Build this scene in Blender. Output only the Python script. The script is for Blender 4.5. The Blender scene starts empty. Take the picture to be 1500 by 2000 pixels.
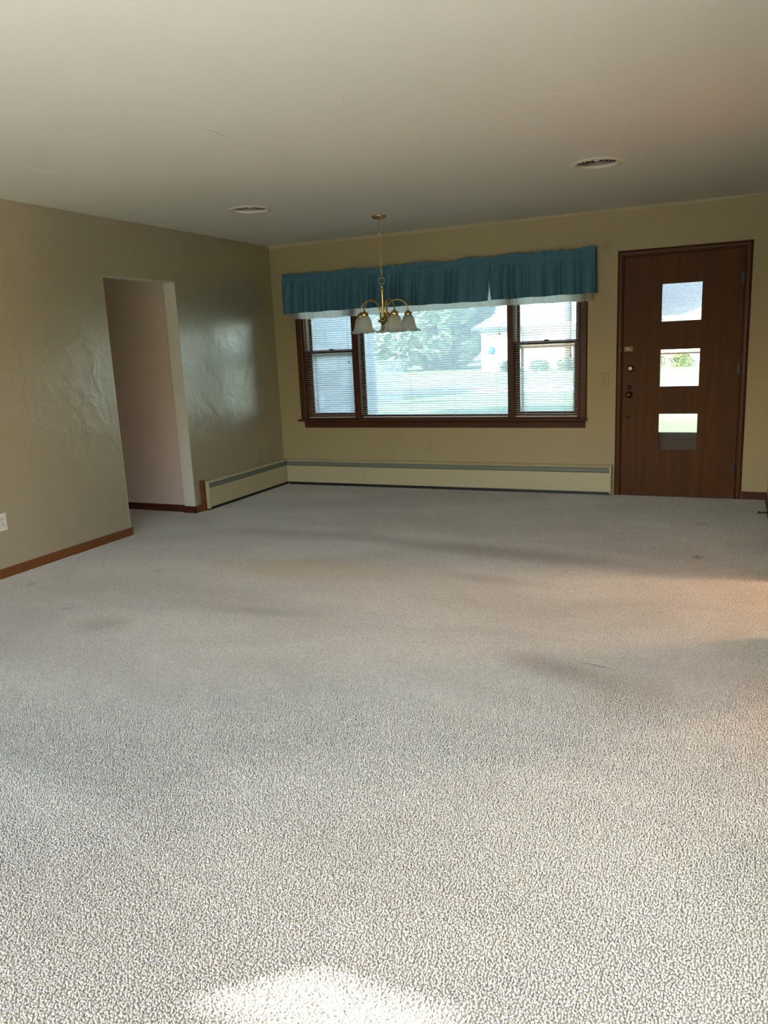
import bpy, math, random
from math import sin, cos, pi, sqrt
from mathutils import Matrix, Vector
random.seed(7)
SC = bpy.context.scene
COL = SC.collection

# ---------------------------------------------------------------- camera
CAM_H, F_PX = 1.4008, 1524.65
cr = Vector((0.91360916, 0.40421625, -0.0439035))
cu = Vector((-0.04475879, 0.20730685, 0.97725151))
cw = Vector((-0.40412244, 0.89086087, -0.20748966))
cam = bpy.data.cameras.new('camera')
cam.sensor_fit = 'HORIZONTAL'
cam.sensor_width = 36.0
cam.lens = F_PX / 1500.0 * 36.0
cam.clip_start = 0.02
cam.clip_end = 500
camo = bpy.data.objects.new('camera', cam)
m = Matrix((cr, cu, -cw)).transposed().to_4x4()
m.translation = Vector((0, 0, CAM_H))
camo.matrix_world = m
COL.objects.link(camo)
SC.camera = camo

# ---------------------------------------------------------------- light
SUN_DIR = Vector((0.77, 0.63, -0.577)).normalized()        # the way the sunlight travels
world = bpy.data.worlds.new('world')
SC.world = world
world.use_nodes = True
wn = world.node_tree
wn.nodes.clear()
sky = wn.nodes.new('ShaderNodeTexSky')
sky.sky_type = 'NISHITA'
sky.sun_disc = False
sky.sun_elevation = math.asin(-SUN_DIR.z)
sky.sun_rotation = math.atan2(-SUN_DIR.x, -SUN_DIR.y)
sky.air_density = 1.0
sky.dust_density = 2.0
sky.ozone_density = 1.0
bg = wn.nodes.new('ShaderNodeBackground')
bg.inputs['Strength'].default_value = 0.42
wo = wn.nodes.new('ShaderNodeOutputWorld')
wn.links.new(sky.outputs[0], bg.inputs[0])
wn.links.new(bg.outputs[0], wo.inputs[0])
sun = bpy.data.lights.new('sun', 'SUN')
sun.energy = 9.0
sun.color = (1.0, 0.98, 0.95)
sun.angle = math.radians(0.9)
suno = bpy.data.objects.new('sun', sun)
suno.rotation_euler = SUN_DIR.to_track_quat('-Z', 'Y').to_euler()
suno.location = (-20, -20, 20)
COL.objects.link(suno)


def portal(name, loc, rot, sx, sy):
    l = bpy.data.lights.new(name, 'AREA')
    l.shape = 'RECTANGLE'
    l.size, l.size_y = sx, sy
    l.cycles.is_portal = True
    o = bpy.data.objects.new(name, l)
    o.location = loc
    o.rotation_euler = rot
    COL.objects.link(o)


portal('sky_portal', (-2.0, -1.2, 1.06), (pi / 2, 0, pi), 3.7, 1.35)
portal('sky_portal', (0.45, 1.35, 0.8), (0, pi / 2, 0), 1.5, 4.0)
portal('sky_portal', (-2.65, 7.33, 1.3), (-pi / 2, 0, 0), 3.0, 1.4)
lamp = bpy.data.lights.new('side_room_lamp', 'POINT')
lamp.energy = 60
lamp.color = (1.0, 0.66, 0.42)
lamp.shadow_soft_size = 0.16
lampo = bpy.data.objects.new('side_room_lamp', lamp)
lampo.location = (2.2, 5.0, 1.75)
COL.objects.link(lampo)

SC.view_settings.view_transform = 'Standard'
SC.view_settings.look = 'None'
SC.view_settings.gamma = 1.0
SC.view_settings.use_curve_mapping = False
SC.view_settings.exposure = 1.85
try:
    SC.cycles.use_denoising = True
    SC.cycles.denoiser = 'OPENIMAGEDENOISE'
    SC.cycles.max_bounces = 10
    SC.cycles.diffuse_bounces = 6
    SC.cycles.transparent_max_bounces = 16
    SC.cycles.sample_clamp_indirect = 8
    SC.cycles.caustics_reflective = False
    SC.cycles.caustics_refractive = False
except Exception:
    pass


# ---------------------------------------------------------------- materials
class N:
    """small node-tree writer"""
    def __init__(self, name):
        self.m = bpy.data.materials.new(name)
        self.m.use_nodes = True
        self.t = self.m.node_tree
        self.t.nodes.clear()
        self.out = self.t.nodes.new('ShaderNodeOutputMaterial')

    def n(self, typ, ins=None, **props):
        nd = self.t.nodes.new(typ)
        for k, v in props.items():
            setattr(nd, k, v)
        for k, v in (ins or {}).items():
            if hasattr(v, 'is_linked') or isinstance(v, bpy.types.NodeSocket):
                self.t.links.new(v, nd.inputs[k])
            else:
                nd.inputs[k].default_value = v
        return nd

    def coord(self, scale=(1, 1, 1), loc=(0, 0, 0), rot=(0, 0, 0), out='Object'):
        tc = self.n('ShaderNodeTexCoord')
        return self.n('ShaderNodeMapping', {'Vector': tc.outputs[out], 'Scale': scale, 'Location': loc, 'Rotation': rot}).outputs[0]

    def noise(self, vec, scale, detail=3, rough=0.55, dist=0.0):
        return self.n('ShaderNodeTexNoise', {'Vector': vec, 'Scale': scale, 'Detail': detail, 'Roughness': rough, 'Distortion': dist}).outputs['Fac']

    def ramp(self, fac, stops):
        r = self.n('ShaderNodeValToRGB', {'Fac': fac})
        e = r.color_ramp.elements
        while len(e) < len(stops):
            e.new(0.5)
        for k, (p, c) in enumerate(stops):
            e[k].position = p
            e[k].color = tuple(c) + (1,) if len(c) == 3 else c
        return r.outputs[0]

    def mix(self, fac, a, b, mode='MIX'):
        nd = self.t.nodes.new('ShaderNodeMix')
        nd.data_type = 'RGBA'
        nd.blend_type = mode
        for i, v in ((0, fac), (6, a), (7, b)):
            if isinstance(v, bpy.types.NodeSocket):
                self.t.links.new(v, nd.inputs[i])
            elif i == 0:
                nd.inputs[i].default_value = v
            else:
                nd.inputs[i].default_value = tuple(v) + (1,)
        return nd.outputs[2]

    def math(self, op, a, b=0.0, c=0.0):
        nd = self.n('ShaderNodeMath', operation=op)
        for i, v in enumerate((a, b, c)):
            if isinstance(v, bpy.types.NodeSocket):
                self.t.links.new(v, nd.inputs[i])
            else:
                nd.inputs[i].default_value = v
        return nd.outputs[0]

    def bump(self, h, strength, dist, normal=None):
        nd = self.n('ShaderNodeBump', {'Height': h, 'Strength': strength, 'Distance': dist})
        if normal is not None:
            self.t.links.new(normal, nd.inputs['Normal'])
        return nd.outputs[0]

    def bsdf(self, color, rough=0.5, normal=None, **kw):
        b = self.n('ShaderNodeBsdfPrincipled')
        for k, v in [('Base Color', color), ('Roughness', rough)] + [(k.replace('_', ' '), v) for k, v in kw.items()]:
            if isinstance(v, bpy.types.NodeSocket):
                self.t.links.new(v, b.inputs[k])
            elif isinstance(v, tuple) and len(v) == 3 and k != 'Normal':
                b.inputs[k].default_value = v + (1,)
            else:
                b.inputs[k].default_value = v
        if normal is not None:
            self.t.links.new(normal, b.inputs['Normal'])
        return b.outputs[0]

    def done(self, sh):
        self.t.links.new(sh, self.out.inputs['Surface'])
        return self.m

    def spot(self, vec, c, size, ang=0.0, soft=0.6):
        """0..1 mask of a soft ellipse lying at c"""
        mp = self.n('ShaderNodeMapping', {'Vector': vec, 'Location': (c[0], c[1], 0), 'Rotation': (0, 0, ang), 'Scale': (size[0], size[1], 1)}, vector_type='TEXTURE')
        sp = self.n('ShaderNodeSeparateXYZ', {0: mp.outputs[0]})
        d = self.math('SQRT', self.math('ADD', self.math('MULTIPLY', sp.outputs[0], sp.outputs[0]), self.math('MULTIPLY', sp.outputs[1], sp.outputs[1])))
        r = self.n('ShaderNodeMapRange', {'Value': d, 'From Min': 1.0 - soft, 'From Max': 1.0, 'To Min': 1.0, 'To Max': 0.0}, interpolation_type='SMOOTHSTEP')
        return r.outputs[0]


def plain(name, color, rough=0.5, **kw):
    k = N(name)
    v = k.coord()
    c = k.mix(k.noise(v, 9.0, 4), [x * 0.92 for x in color], [min(1, x * 1.06) for x in color])
    return k.done(k.bsdf(c, rough, **kw))


def paint(name, color, rough, bump_s, lump=0.0, var=0.05, mott=1.3, ior=1.5, spec=0.5):
    k = N(name)
    v = k.coord()
    c = k.mix(k.noise(v, mott, 5, 0.6), [x * (1 - var) for x in color], [min(1, x * (1 + var)) for x in color])
    nrm = k.bump(k.noise(v, 180, 3), bump_s, 0.002)
    if lump:
        nrm = k.bump(k.noise(v, 5.5, 3, 0.5, 0.6), lump, 0.02, nrm)
    return k.done(k.bsdf(c, rough, nrm, IOR=ior, Specular_IOR_Level=spec))


def wood(name, dark, light, axis=2, rough=0.4, scale=1.0, coat=0.12):
    k = N(name)
    s = [22.0, 22.0, 22.0]
    s[axis] = 1.1
    v = k.coord(tuple(x * scale for x in s))
    n1 = k.noise(v, 1.0, 6, 0.62, 0.8)
    s2 = [90.0, 90.0, 90.0]
    s2[axis] = 3.0
    n2 = k.noise(k.coord(tuple(s2)), 1.0, 3, 0.5)
    big = k.noise(k.coord((1.6, 1.6, 0.5)), 1.4, 3)
    c = k.ramp(n1, [(0.3, dark), (0.72, light)])
    c = k.mix(k.math('MULTIPLY', n2, 0.35), c, [x * 0.55 for x in dark])
    c = k.mix(k.math('MULTIPLY', big, 0.5), c, [x * 0.75 for x in dark])
    r = k.n('ShaderNodeMapRange', {'Value': n1, 'From Min': 0.2, 'From Max': 0.8, 'To Min': rough, 'To Max': rough + 0.18}).outputs[0]
    return k.done(k.bsdf(c, r, k.bump(n2, 0.08, 0.002), Coat_Weight=coat, Coat_Roughness=0.25, Specular_IOR_Level=0.16))


M = {}


def ceiling_paint():
    k = N('ceiling_paint')
    v = k.coord()
    c = k.mix(k.noise(v, 0.9, 5, 0.6), (0.77, 0.77, 0.70), (0.83, 0.83, 0.765))
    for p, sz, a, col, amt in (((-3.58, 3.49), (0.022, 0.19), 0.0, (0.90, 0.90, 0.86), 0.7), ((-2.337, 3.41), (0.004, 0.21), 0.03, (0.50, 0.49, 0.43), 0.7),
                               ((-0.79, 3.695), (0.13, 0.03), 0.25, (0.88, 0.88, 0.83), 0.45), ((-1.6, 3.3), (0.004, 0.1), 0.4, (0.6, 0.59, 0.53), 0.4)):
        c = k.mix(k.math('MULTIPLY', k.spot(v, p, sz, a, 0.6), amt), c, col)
    nrm = k.bump(k.noise(v, 180, 3), 0.25, 0.002)
    nrm = k.bump(k.noise(v, 5.5, 3, 0.5, 0.6), 0.06, 0.02, nrm)
    return k.done(k.bsdf(c, 0.8, nrm))


M['ceiling'] = ceiling_paint()
M['wall_left'] = paint('satin_taupe_paint', (0.33, 0.285, 0.185), 0.30, 0.06, 0.30, 0.04, 1.1, 2.0, 0.9)
M['wall_back'] = paint('cream_wall_paint', (0.42, 0.345, 0.19), 0.55, 0.25, 0.06, 0.06, 1.5)
M['wall_hall'] = paint('pinkish_hall_paint', (0.72, 0.56, 0.47), 0.5, 0.15, 0.03, 0.04)
M['jamb'] = paint('pale_reveal_paint', (0.70, 0.64, 0.56), 0.45, 0.15, 0.03, 0.03)
M['wood_v'] = wood('walnut_casing_upright', (0.055, 0.018, 0.007), (0.15, 0.052, 0.018), 2)
M['wood_h'] = wood('walnut_casing_level', (0.06, 0.02, 0.009), (0.14, 0.05, 0.02), 0)
M['base_y'] = wood('oak_baseboard_side', (0.14, 0.048, 0.014), (0.26, 0.10, 0.032), 1)
M['base_x'] = wood('oak_baseboard_level', (0.07, 0.02, 0.010), (0.14, 0.045, 0.02), 0)
M['door'] = wood('birch_veneer_door', (0.075, 0.024, 0.004), (0.15, 0.057, 0.012), 2, 0.40, 0.55, 0.0)
M['brass'] = plain('polished_brass', (0.62, 0.44, 0.17), 0.2, Metallic=1.0)
M['old_brass'] = plain('tarnished_brass', (0.16, 0.115, 0.06), 0.35, Metallic=1.0)
M['chrome'] = plain('bright_nickel', (0.8, 0.79, 0.75), 0.18, Metallic=1.0)
M['black'] = plain('black_metal', (0.012, 0.011, 0.010), 0.4)
M['dark'] = plain('dark_void', (0.006, 0.006, 0.006), 0.9)
M['ivory'] = plain('ivory_plastic', (0.42, 0.355, 0.21), 0.6, Specular_IOR_Level=0.25)
M['white_plate'] = plain('white_plastic', (0.62, 0.60, 0.55), 0.35)
M['taupe_plate'] = M['wall_left']
M['slot'] = plain('dark_slot', (0.02, 0.017, 0.010), 0.7)
M['heater'] = paint('cream_enamel', (0.52, 0.46, 0.29), 0.38, 0.05, 0.03, 0.04)
M['damper'] = plain('grey_green_damper', (0.17, 0.19, 0.155), 0.45)
M['vent'] = plain('vent_white_enamel', (0.74, 0.70, 0.60), 0.4)
M['vent_ring_shade'] = plain('painted_shade_grey', (0.035, 0.033, 0.03), 0.6)  # rings are white enamel; the shade inside the vent is painted as dark grey
M['slat'] = plain('white_slat', (0.86, 0.86, 0.85), 0.35)
M['cord'] = plain('white_cord', (0.5, 0.5, 0.5), 0.7)
M['tassel'] = plain('dark_tassel', (0.10, 0.10, 0.10), 0.5)
M['liner'] = plain('cream_jamb_liner', (0.72, 0.68, 0.54), 0.45)
M['storm'] = plain('grey_storm_rail', (0.34, 0.39, 0.38), 0.4)
M['storm_door'] = plain('brown_storm_door', (0.06, 0.028, 0.026), 0.5)
M['grass_dark'] = None


def carpet():
    k = N('cut_pile_carpet')
    v = k.n('ShaderNodeNewGeometry').outputs['Position']
    fine = k.noise(v, 120, 2, 0.6)
    mid = k.noise(v, 75, 3, 0.6)
    c = k.ramp(fine, [(0.30, (0.53, 0.505, 0.45)), (0.5, (0.69, 0.665, 0.61)), (0.72, (0.81, 0.785, 0.73))])
    lay = k.noise(k.n('ShaderNodeMapping', {'Vector': v, 'Scale': (0.8, 1.6, 1), 'Rotation': (0, 0, 0.5)}).outputs[0], 0.9, 3, 0.5, 0.7)
    c = k.mix(k.n('ShaderNodeMapRange', {'Value': lay, 'From Min': 0.38, 'From Max': 0.66, 'To Min': 0.0, 'To Max': 0.30}).outputs[0], c, (0.36, 0.33, 0.29))
    for (p, s, a, soft, col, amt) in [
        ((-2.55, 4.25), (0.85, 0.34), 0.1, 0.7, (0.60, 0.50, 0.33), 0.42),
        ((-0.17, 5.156), (0.055, 0.07), 0.4, 0.95, (0.36, 0.25, 0.10), 0.9),
        ((-0.185, 6.104), (0.05, 0.09), 0.3, 0.95, (0.40, 0.31, 0.18), 0.6),
        ((-0.498, 3.253), (0.11, 0.012), -0.23, 0.7, (0.20, 0.165, 0.12), 0.7),
        ((-0.65, 3.18), (0.42, 0.16), -0.35, 0.9, (0.33, 0.28, 0.22), 0.5),
        ((-0.33, 3.0), (0.30, 0.35), 0.3, 0.9, (0.40, 0.34, 0.26), 0.35),
        ((-1.35, 4.95), (1.5, 0.24), -0.12, 0.9, (0.30, 0.28, 0.25), 0.6),
        ((-3.0, 5.1), (1.0, 0.22), 0.05, 0.9, (0.36, 0.34, 0.31), 0.45),
        ((-1.3, 4.35), (0.5, 0.13), -0.1, 0.9, (0.33, 0.31, 0.28), 0.35),
        ((-3.05, 3.0), (0.26, 0.20), 0.6, 0.9, (0.36, 0.33, 0.27), 0.42),
        ((-3.46, 3.15), (0.05, 0.05), 0.0, 0.8, (0.42, 0.35, 0.20), 0.5),
        ((-4.08, 3.46), (0.05, 0.06), 0.0, 0.8, (0.42, 0.36, 0.22), 0.5),
        ((-3.45, 3.94), (0.05, 0.06), 0.0, 0.8, (0.42, 0.35, 0.20), 0.4),
        ((-2.3, 3.45), (0.55, 0.12), 0.15, 0.9, (0.40, 0.38, 0.35), 0.35),
    ]:
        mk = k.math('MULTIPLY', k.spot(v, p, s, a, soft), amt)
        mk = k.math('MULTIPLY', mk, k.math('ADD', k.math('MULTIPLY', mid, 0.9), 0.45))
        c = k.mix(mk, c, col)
    return k.done(k.bsdf(c, 0.95, Specular_IOR_Level=0.05))


M['carpet'] = carpet()


def glass(name, tint=(0.9, 0.93, 0.92), rough=0.0):
    k = N(name)
    tr = k.n('ShaderNodeBsdfTransparent', {'Color': tuple(tint) + (1,)}).outputs[0]
    gl = k.n('ShaderNodeBsdfGlossy', {'Color': (1, 1, 1, 1), 'Roughness': rough}).outputs[0]
    fr = k.n('ShaderNodeFresnel', {'IOR': 1.5}).outputs[0]
    mx = k.n('ShaderNodeMixShader', {0: fr, 1: tr, 2: gl}).outputs[0]
    return k.done(mx)


M['glass'] = glass('window_glass')


def hazy():  # clear glass with the bright outdoor haze mixed into its colour
    k = N('painted_haze_glass')
    tr = k.n('ShaderNodeBsdfTransparent', {'Color': (0.90, 0.93, 0.92, 1)}).outputs[0]
    gl = k.n('ShaderNodeBsdfGlossy', {'Color': (1, 1, 1, 1), 'Roughness': 0.02}).outputs[0]
    haze = k.n('ShaderNodeBsdfTranslucent', {'Color': (0.80, 0.82, 0.82, 1)}).outputs[0]  # pale veil imitating glare over the view
    a = k.n('ShaderNodeMixShader', {0: 0.30, 1: tr, 2: haze}).outputs[0]
    fr = k.n('ShaderNodeFresnel', {'IOR': 1.5}).outputs[0]
    return k.done(k.n('ShaderNodeMixShader', {0: fr, 1: a, 2: gl}).outputs[0])


M['hazy'] = hazy()


def fabric(name, color, trans, weave=900, var=0.15):
    k = N(name)
    v = k.coord()
    n1 = k.noise(v, weave, 2)
    c = k.mix(n1, [x * (1 - var) for x in color], [min(1, x * (1 + var)) for x in color])
    d = k.bsdf(c, 0.85, k.bump(n1, 0.2, 0.001), Sheen_Weight=0.1)
    t = k.n('ShaderNodeBsdfTranslucent', {'Color': c}).outputs[0]
    return k.done(k.n('ShaderNodeMixShader', {0: trans, 1: d, 2: t}).outputs[0])


M['blue'] = fabric('dusty_blue_cotton', (0.075, 0.20, 0.30), 0.05)
M['white_cloth'] = fabric('ivory_lining_cotton', (0.84, 0.82, 0.72), 0.7)


def frosted():
    k = N('frosted_glass')
    c = (0.95, 0.97, 0.95, 1)
    d = k.bsdf((0.90, 0.93, 0.90), 0.35, Specular_IOR_Level=0.5)
    t = k.n('ShaderNodeBsdfTranslucent', {'Color': c}).outputs[0]
    m1 = k.n('ShaderNodeMixShader', {0: 0.72, 1: d, 2: t}).outputs[0]
    tr = k.n('ShaderNodeBsdfTransparent', {'Color': (0.93, 0.96, 0.95, 1)}).outputs[0]
    return k.done(k.n('ShaderNodeMixShader', {0: 0.22, 1: m1, 2: tr}).outputs[0])


M['frosted'] = frosted()


def outdoor(name, a, b, scale, rough=0.9, bump=0.0):
    k = N(name)
    v = k.coord()
    n1 = k.noise(v, scale, 5, 0.65)
    return k.done(k.bsdf(k.ramp(n1, [(0.35, a), (0.7, b)]), rough, k.bump(n1, bump, 0.05) if bump else None))


M['lawn'] = outdoor('mown_grass', (0.10, 0.16, 0.06), (0.18, 0.26, 0.09), 6.0)
M['street'] = outdoor('pale_concrete', (0.20, 0.20, 0.205), (0.27, 0.265, 0.265), 2.0)
M['bounce_patio'] = outdoor('bounce_slab_concrete', (0.52, 0.53, 0.52), (0.62, 0.63, 0.62), 2.0)  # kept pale so the added slab bounces sunlight
M['leaf'] = outdoor('green_leaf', (0.12, 0.20, 0.12), (0.26, 0.36, 0.21), 2.5)
M['leaf_far'] = outdoor('yellow_green_leaf', (0.06, 0.085, 0.018), (0.15, 0.17, 0.045), 2.5)
M['bark'] = outdoor('grey_bark', (0.05, 0.04, 0.03), (0.11, 0.09, 0.07), 8.0)
M['house'] = outdoor('white_house_paint', (0.62, 0.60, 0.57), (0.70, 0.68, 0.65), 1.0)
M['shingle'] = outdoor('grey_shingles', (0.19, 0.195, 0.20), (0.29, 0.295, 0.30), 5.0)
M['house_pane'] = plain('blue_grey_pane', (0.05, 0.07, 0.10), 0.1)
M['fascia'] = plain('dark_fascia', (0.05, 0.055, 0.075), 0.5)
M['trellis'] = plain('blue_grey_trellis', (0.13, 0.19, 0.30), 0.6)
M['mortar'] = outdoor('grey_mortar', (0.20, 0.20, 0.21), (0.28, 0.28, 0.29), 20)
M['bright_blue'] = plain('bright_blue_paint', (0.02, 0.20, 0.55), 0.4)
M['soffit'] = plain('white_soffit', (0.6, 0.6, 0.58), 0.6)
M['orange_floor'] = wood('honey_wood_floor', (0.22, 0.10, 0.035), (0.40, 0.21, 0.085), 1)
M['side_wall'] = paint('tan_side_room_paint', (0.60, 0.44, 0.30), 0.5, 0.1)
STONES = [outdoor('pale_stone', (0.36 * f, 0.36 * f, 0.38 * f), (0.52 * f, 0.51 * f, 0.52 * f), 14, 0.9, 0.3) for f in (0.85, 1.0, 1.12)]


# ---------------------------------------------------------------- mesh helpers
class MB:
    def __init__(self):
        self.v, self.f, self.s = [], [], []

    def box(self, x0, x1, y0, y1, z0, z1):
        b = len(self.v)
        self.v += [(x, y, z) for z in (z0, z1) for y in (y0, y1) for x in (x0, x1)]
        for q in ((0, 2, 3, 1), (4, 5, 7, 6), (0, 1, 5, 4), (2, 6, 7, 3), (0, 4, 6, 2), (1, 3, 7, 5)):
            self.f.append(tuple(b + i for i in q))
            self.s.append(False)
        return self

    def face(self, pts, smooth=False):
        b = len(self.v)
        self.v += [tuple(p) for p in pts]
        self.f.append(tuple(range(b, b + len(pts))))
        self.s.append(smooth)
        return self

    def lathe(self, prof, c=(0, 0, 0), seg=24, axis='z', smooth=True, wav=None):
        """prof = [(r, h)...] from one end to the other; revolve about an axis through c"""
        b = len(self.v)
        for i, (r, h) in enumerate(prof):
            for k in range(seg):
                a = 2 * pi * k / seg
                rr, hh = (r, h) if wav is None else wav(i, a, r, h)
                p, q = rr * cos(a), rr * sin(a)
                if axis == 'z':
                    self.v.append((c[0] + p, c[1] + q, c[2] + hh))
                elif axis == 'y':
                    self.v.append((c[0] + p, c[1] + hh, c[2] + q))
                else:
                    self.v.append((c[0] + hh, c[1] + p, c[2] + q))
        for i in range(len(prof) - 1):
            for k in range(seg):
                k2 = (k + 1) % seg
                self.f.append((b + i * seg + k, b + i * seg + k2, b + (i + 1) * seg + k2, b + (i + 1) * seg + k))
                self.s.append(smooth)
        return self

    def tube(self, pts, r, seg=8, closed=False, smooth=True, caps=True):
        pts = [Vector(p) for p in pts]
        b = len(self.v)
        n = len(pts)
        ref = None
        for i, p in enumerate(pts):
            if closed:
                d = pts[(i + 1) % n] - pts[i - 1]
            else:
                d = pts[min(i + 1, n - 1)] - pts[max(i - 1, 0)]
            d.normalize()
            if ref is None:
                ref = Vector((0, 0, 1)) if abs(d.z) < 0.9 else Vector((1, 0, 0))
            s = d.cross(ref).normalized()
            u = s.cross(d).normalized()
            ref = u
            rr = r[i] if isinstance(r, (list, tuple)) else r
            for k in range(seg):
                a = 2 * pi * k / seg
                self.v.append(tuple(p + s * (rr * cos(a)) + u * (rr * sin(a))))
        for i in range(n if closed else n - 1):
            i2 = (i + 1) % n
            for k in range(seg):
                k2 = (k + 1) % seg
                self.f.append((b + i * seg + k, b + i * seg + k2, b + i2 * seg + k2, b + i2 * seg + k))
                self.s.append(smooth)
        if caps and not closed:
            self.f.append(tuple(b + k for k in range(seg - 1, -1, -1)))
            self.f.append(tuple(b + (n - 1) * seg + k for k in range(seg)))
            self.s += [False, False]
        return self

    def prism(self, prof, a0, a1, axis='x'):
        """closed 2-D outline swept along an axis ('x': outline in (y,z); 'y': in (x,z); 'z': in (x,y))"""
        def P(a, p):
            return {'x': (a, p[0], p[1]), 'y': (p[0], a, p[1]), 'z': (p[0], p[1], a)}[axis]
        b = len(self.v)
        n = len(prof)
        self.v += [P(a0, p) for p in prof] + [P(a1, p) for p in prof]
        for i in range(n):
            j = (i + 1) % n
            self.f.append((b + i, b + j, b + n + j, b + n + i))
            self.s.append(False)
        self.f.append(tuple(b + i for i in range(n - 1, -1, -1)))
        self.f.append(tuple(b + n + i for i in range(n)))
        self.s += [False, False]
        return self

    def grid(self, fn, nu, nv, smooth=True):
        b = len(self.v)
        for j in range(nv):
            for i in range(nu):
                self.v.append(tuple(fn(i / (nu - 1), j / (nv - 1))))
        for j in range(nv - 1):
            for i in range(nu - 1):
                a = b + j * nu + i
                self.f.append((a, a + 1, a + nu + 1, a + nu))
                self.s.append(smooth)
        return self

    def mesh(self, name, mat):
        me = bpy.data.meshes.new(name)
        me.from_pydata(self.v, [], self.f)
        me.polygons.foreach_set('use_smooth', self.s)
        me.materials.append(mat)
        me.validate()
        bm_fix(me)
        return me

    def build(self, name, mat, parent=None, bevel=0.0, kind=None, solid=0.0):
        if parent is not None:                      # parts are written in world axes, then moved under their thing
            mw = parent_world(parent)
            inv = mw.inverted()
            self.v = [tuple(inv @ Vector(p)) for p in self.v]
        o = bpy.data.objects.new(name, self.mesh(name, mat))
        COL.objects.link(o)
        if parent is not None:
            o.parent = parent
        if bevel:
            md = o.modifiers.new('bevel', 'BEVEL')
            md.width = bevel
            md.segments = 2
            md.limit_method = 'ANGLE'
        if solid:
            md = o.modifiers.new('solid', 'SOLIDIFY')
            md.thickness = solid
            md.offset = 0
        if kind:
            o['kind'] = kind
        return o


def bm_fix(me):
    import bmesh
    bm = bmesh.new()
    bm.from_mesh(me)
    bmesh.ops.recalc_face_normals(bm, faces=bm.faces)
    bm.to_mesh(me)
    bm.free()


def parent_world(o):
    mw = Matrix.LocRotScale(o.location, o.rotation_euler, o.scale)
    return parent_world(o.parent) @ mw if o.parent else mw


def tag(o, label, cat, group=None):
    o['label'] = label
    o['category'] = cat
    if group:
        o['group'] = group
    return o


def thing(name, label, cat, loc, group=None, rz=0.0):
    o = bpy.data.objects.new(name, None)
    o.empty_display_size = 0.1
    COL.objects.link(o)
    o.location = loc
    o.rotation_euler = (0, 0, rz)
    return tag(o, label, cat, group)


def struct(name, loc=(0, 0, 0)):
    o = bpy.data.objects.new(name, None)
    o.empty_display_size = 0.1
    o.location = loc
    COL.objects.link(o)
    o['kind'] = 'structure'
    return o


def wall_boxes(mb, axis, p0, p1, a0, a1, z0, z1, holes):
    """wall slab with rectangular holes; axis 'x' = wall runs along x between p0..p1 in y"""
    xs = sorted({a0, a1} | {h[0] for h in holes} | {h[1] for h in holes})
    zs = sorted({z0, z1} | {h[2] for h in holes} | {h[3] for h in holes})
    for i in range(len(xs) - 1):
        run = None
        for j in range(len(zs) - 1):
            cx, cz = (xs[i] + xs[i + 1]) / 2, (zs[j] + zs[j + 1]) / 2
            solid = not any(h[0] < cx < h[1] and h[2] < cz < h[3] for h in holes)
            if solid:
                run = (run[0], zs[j + 1]) if run else (zs[j], zs[j + 1])
            if (not solid or j == len(zs) - 2) and run:
                if axis == 'x':
                    mb.box(xs[i], xs[i + 1], p0, p1, run[0], run[1])
                else:
                    mb.box(p0, p1, xs[i], xs[i + 1], run[0], run[1])
                run = None
    return mb


# ---------------------------------------------------------------- room shell
XL, XR, YB, YR, H = -4.386, 0.28, 7.136, -1.0, 2.44
T = 0.15
WX0, WX1, WZ0, WZ1 = -4.065, -1.27, 0.692, 1.97          # front window opening
DX0, DX1, DZ1 = -0.905, 0.03, 2.045                      # front door opening
OY0, OY1, OZ1 = 4.737, 5.583, 2.011                      # passage in the left wall
SY0, SY1, SZ1 = 3.87, 4.75, 2.05                         # opening in the right wall

MB().box(-7.2, 4.0, YR - T, YB + T, -0.12, 0.0).build('floor', M['carpet'], kind='structure')


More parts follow.
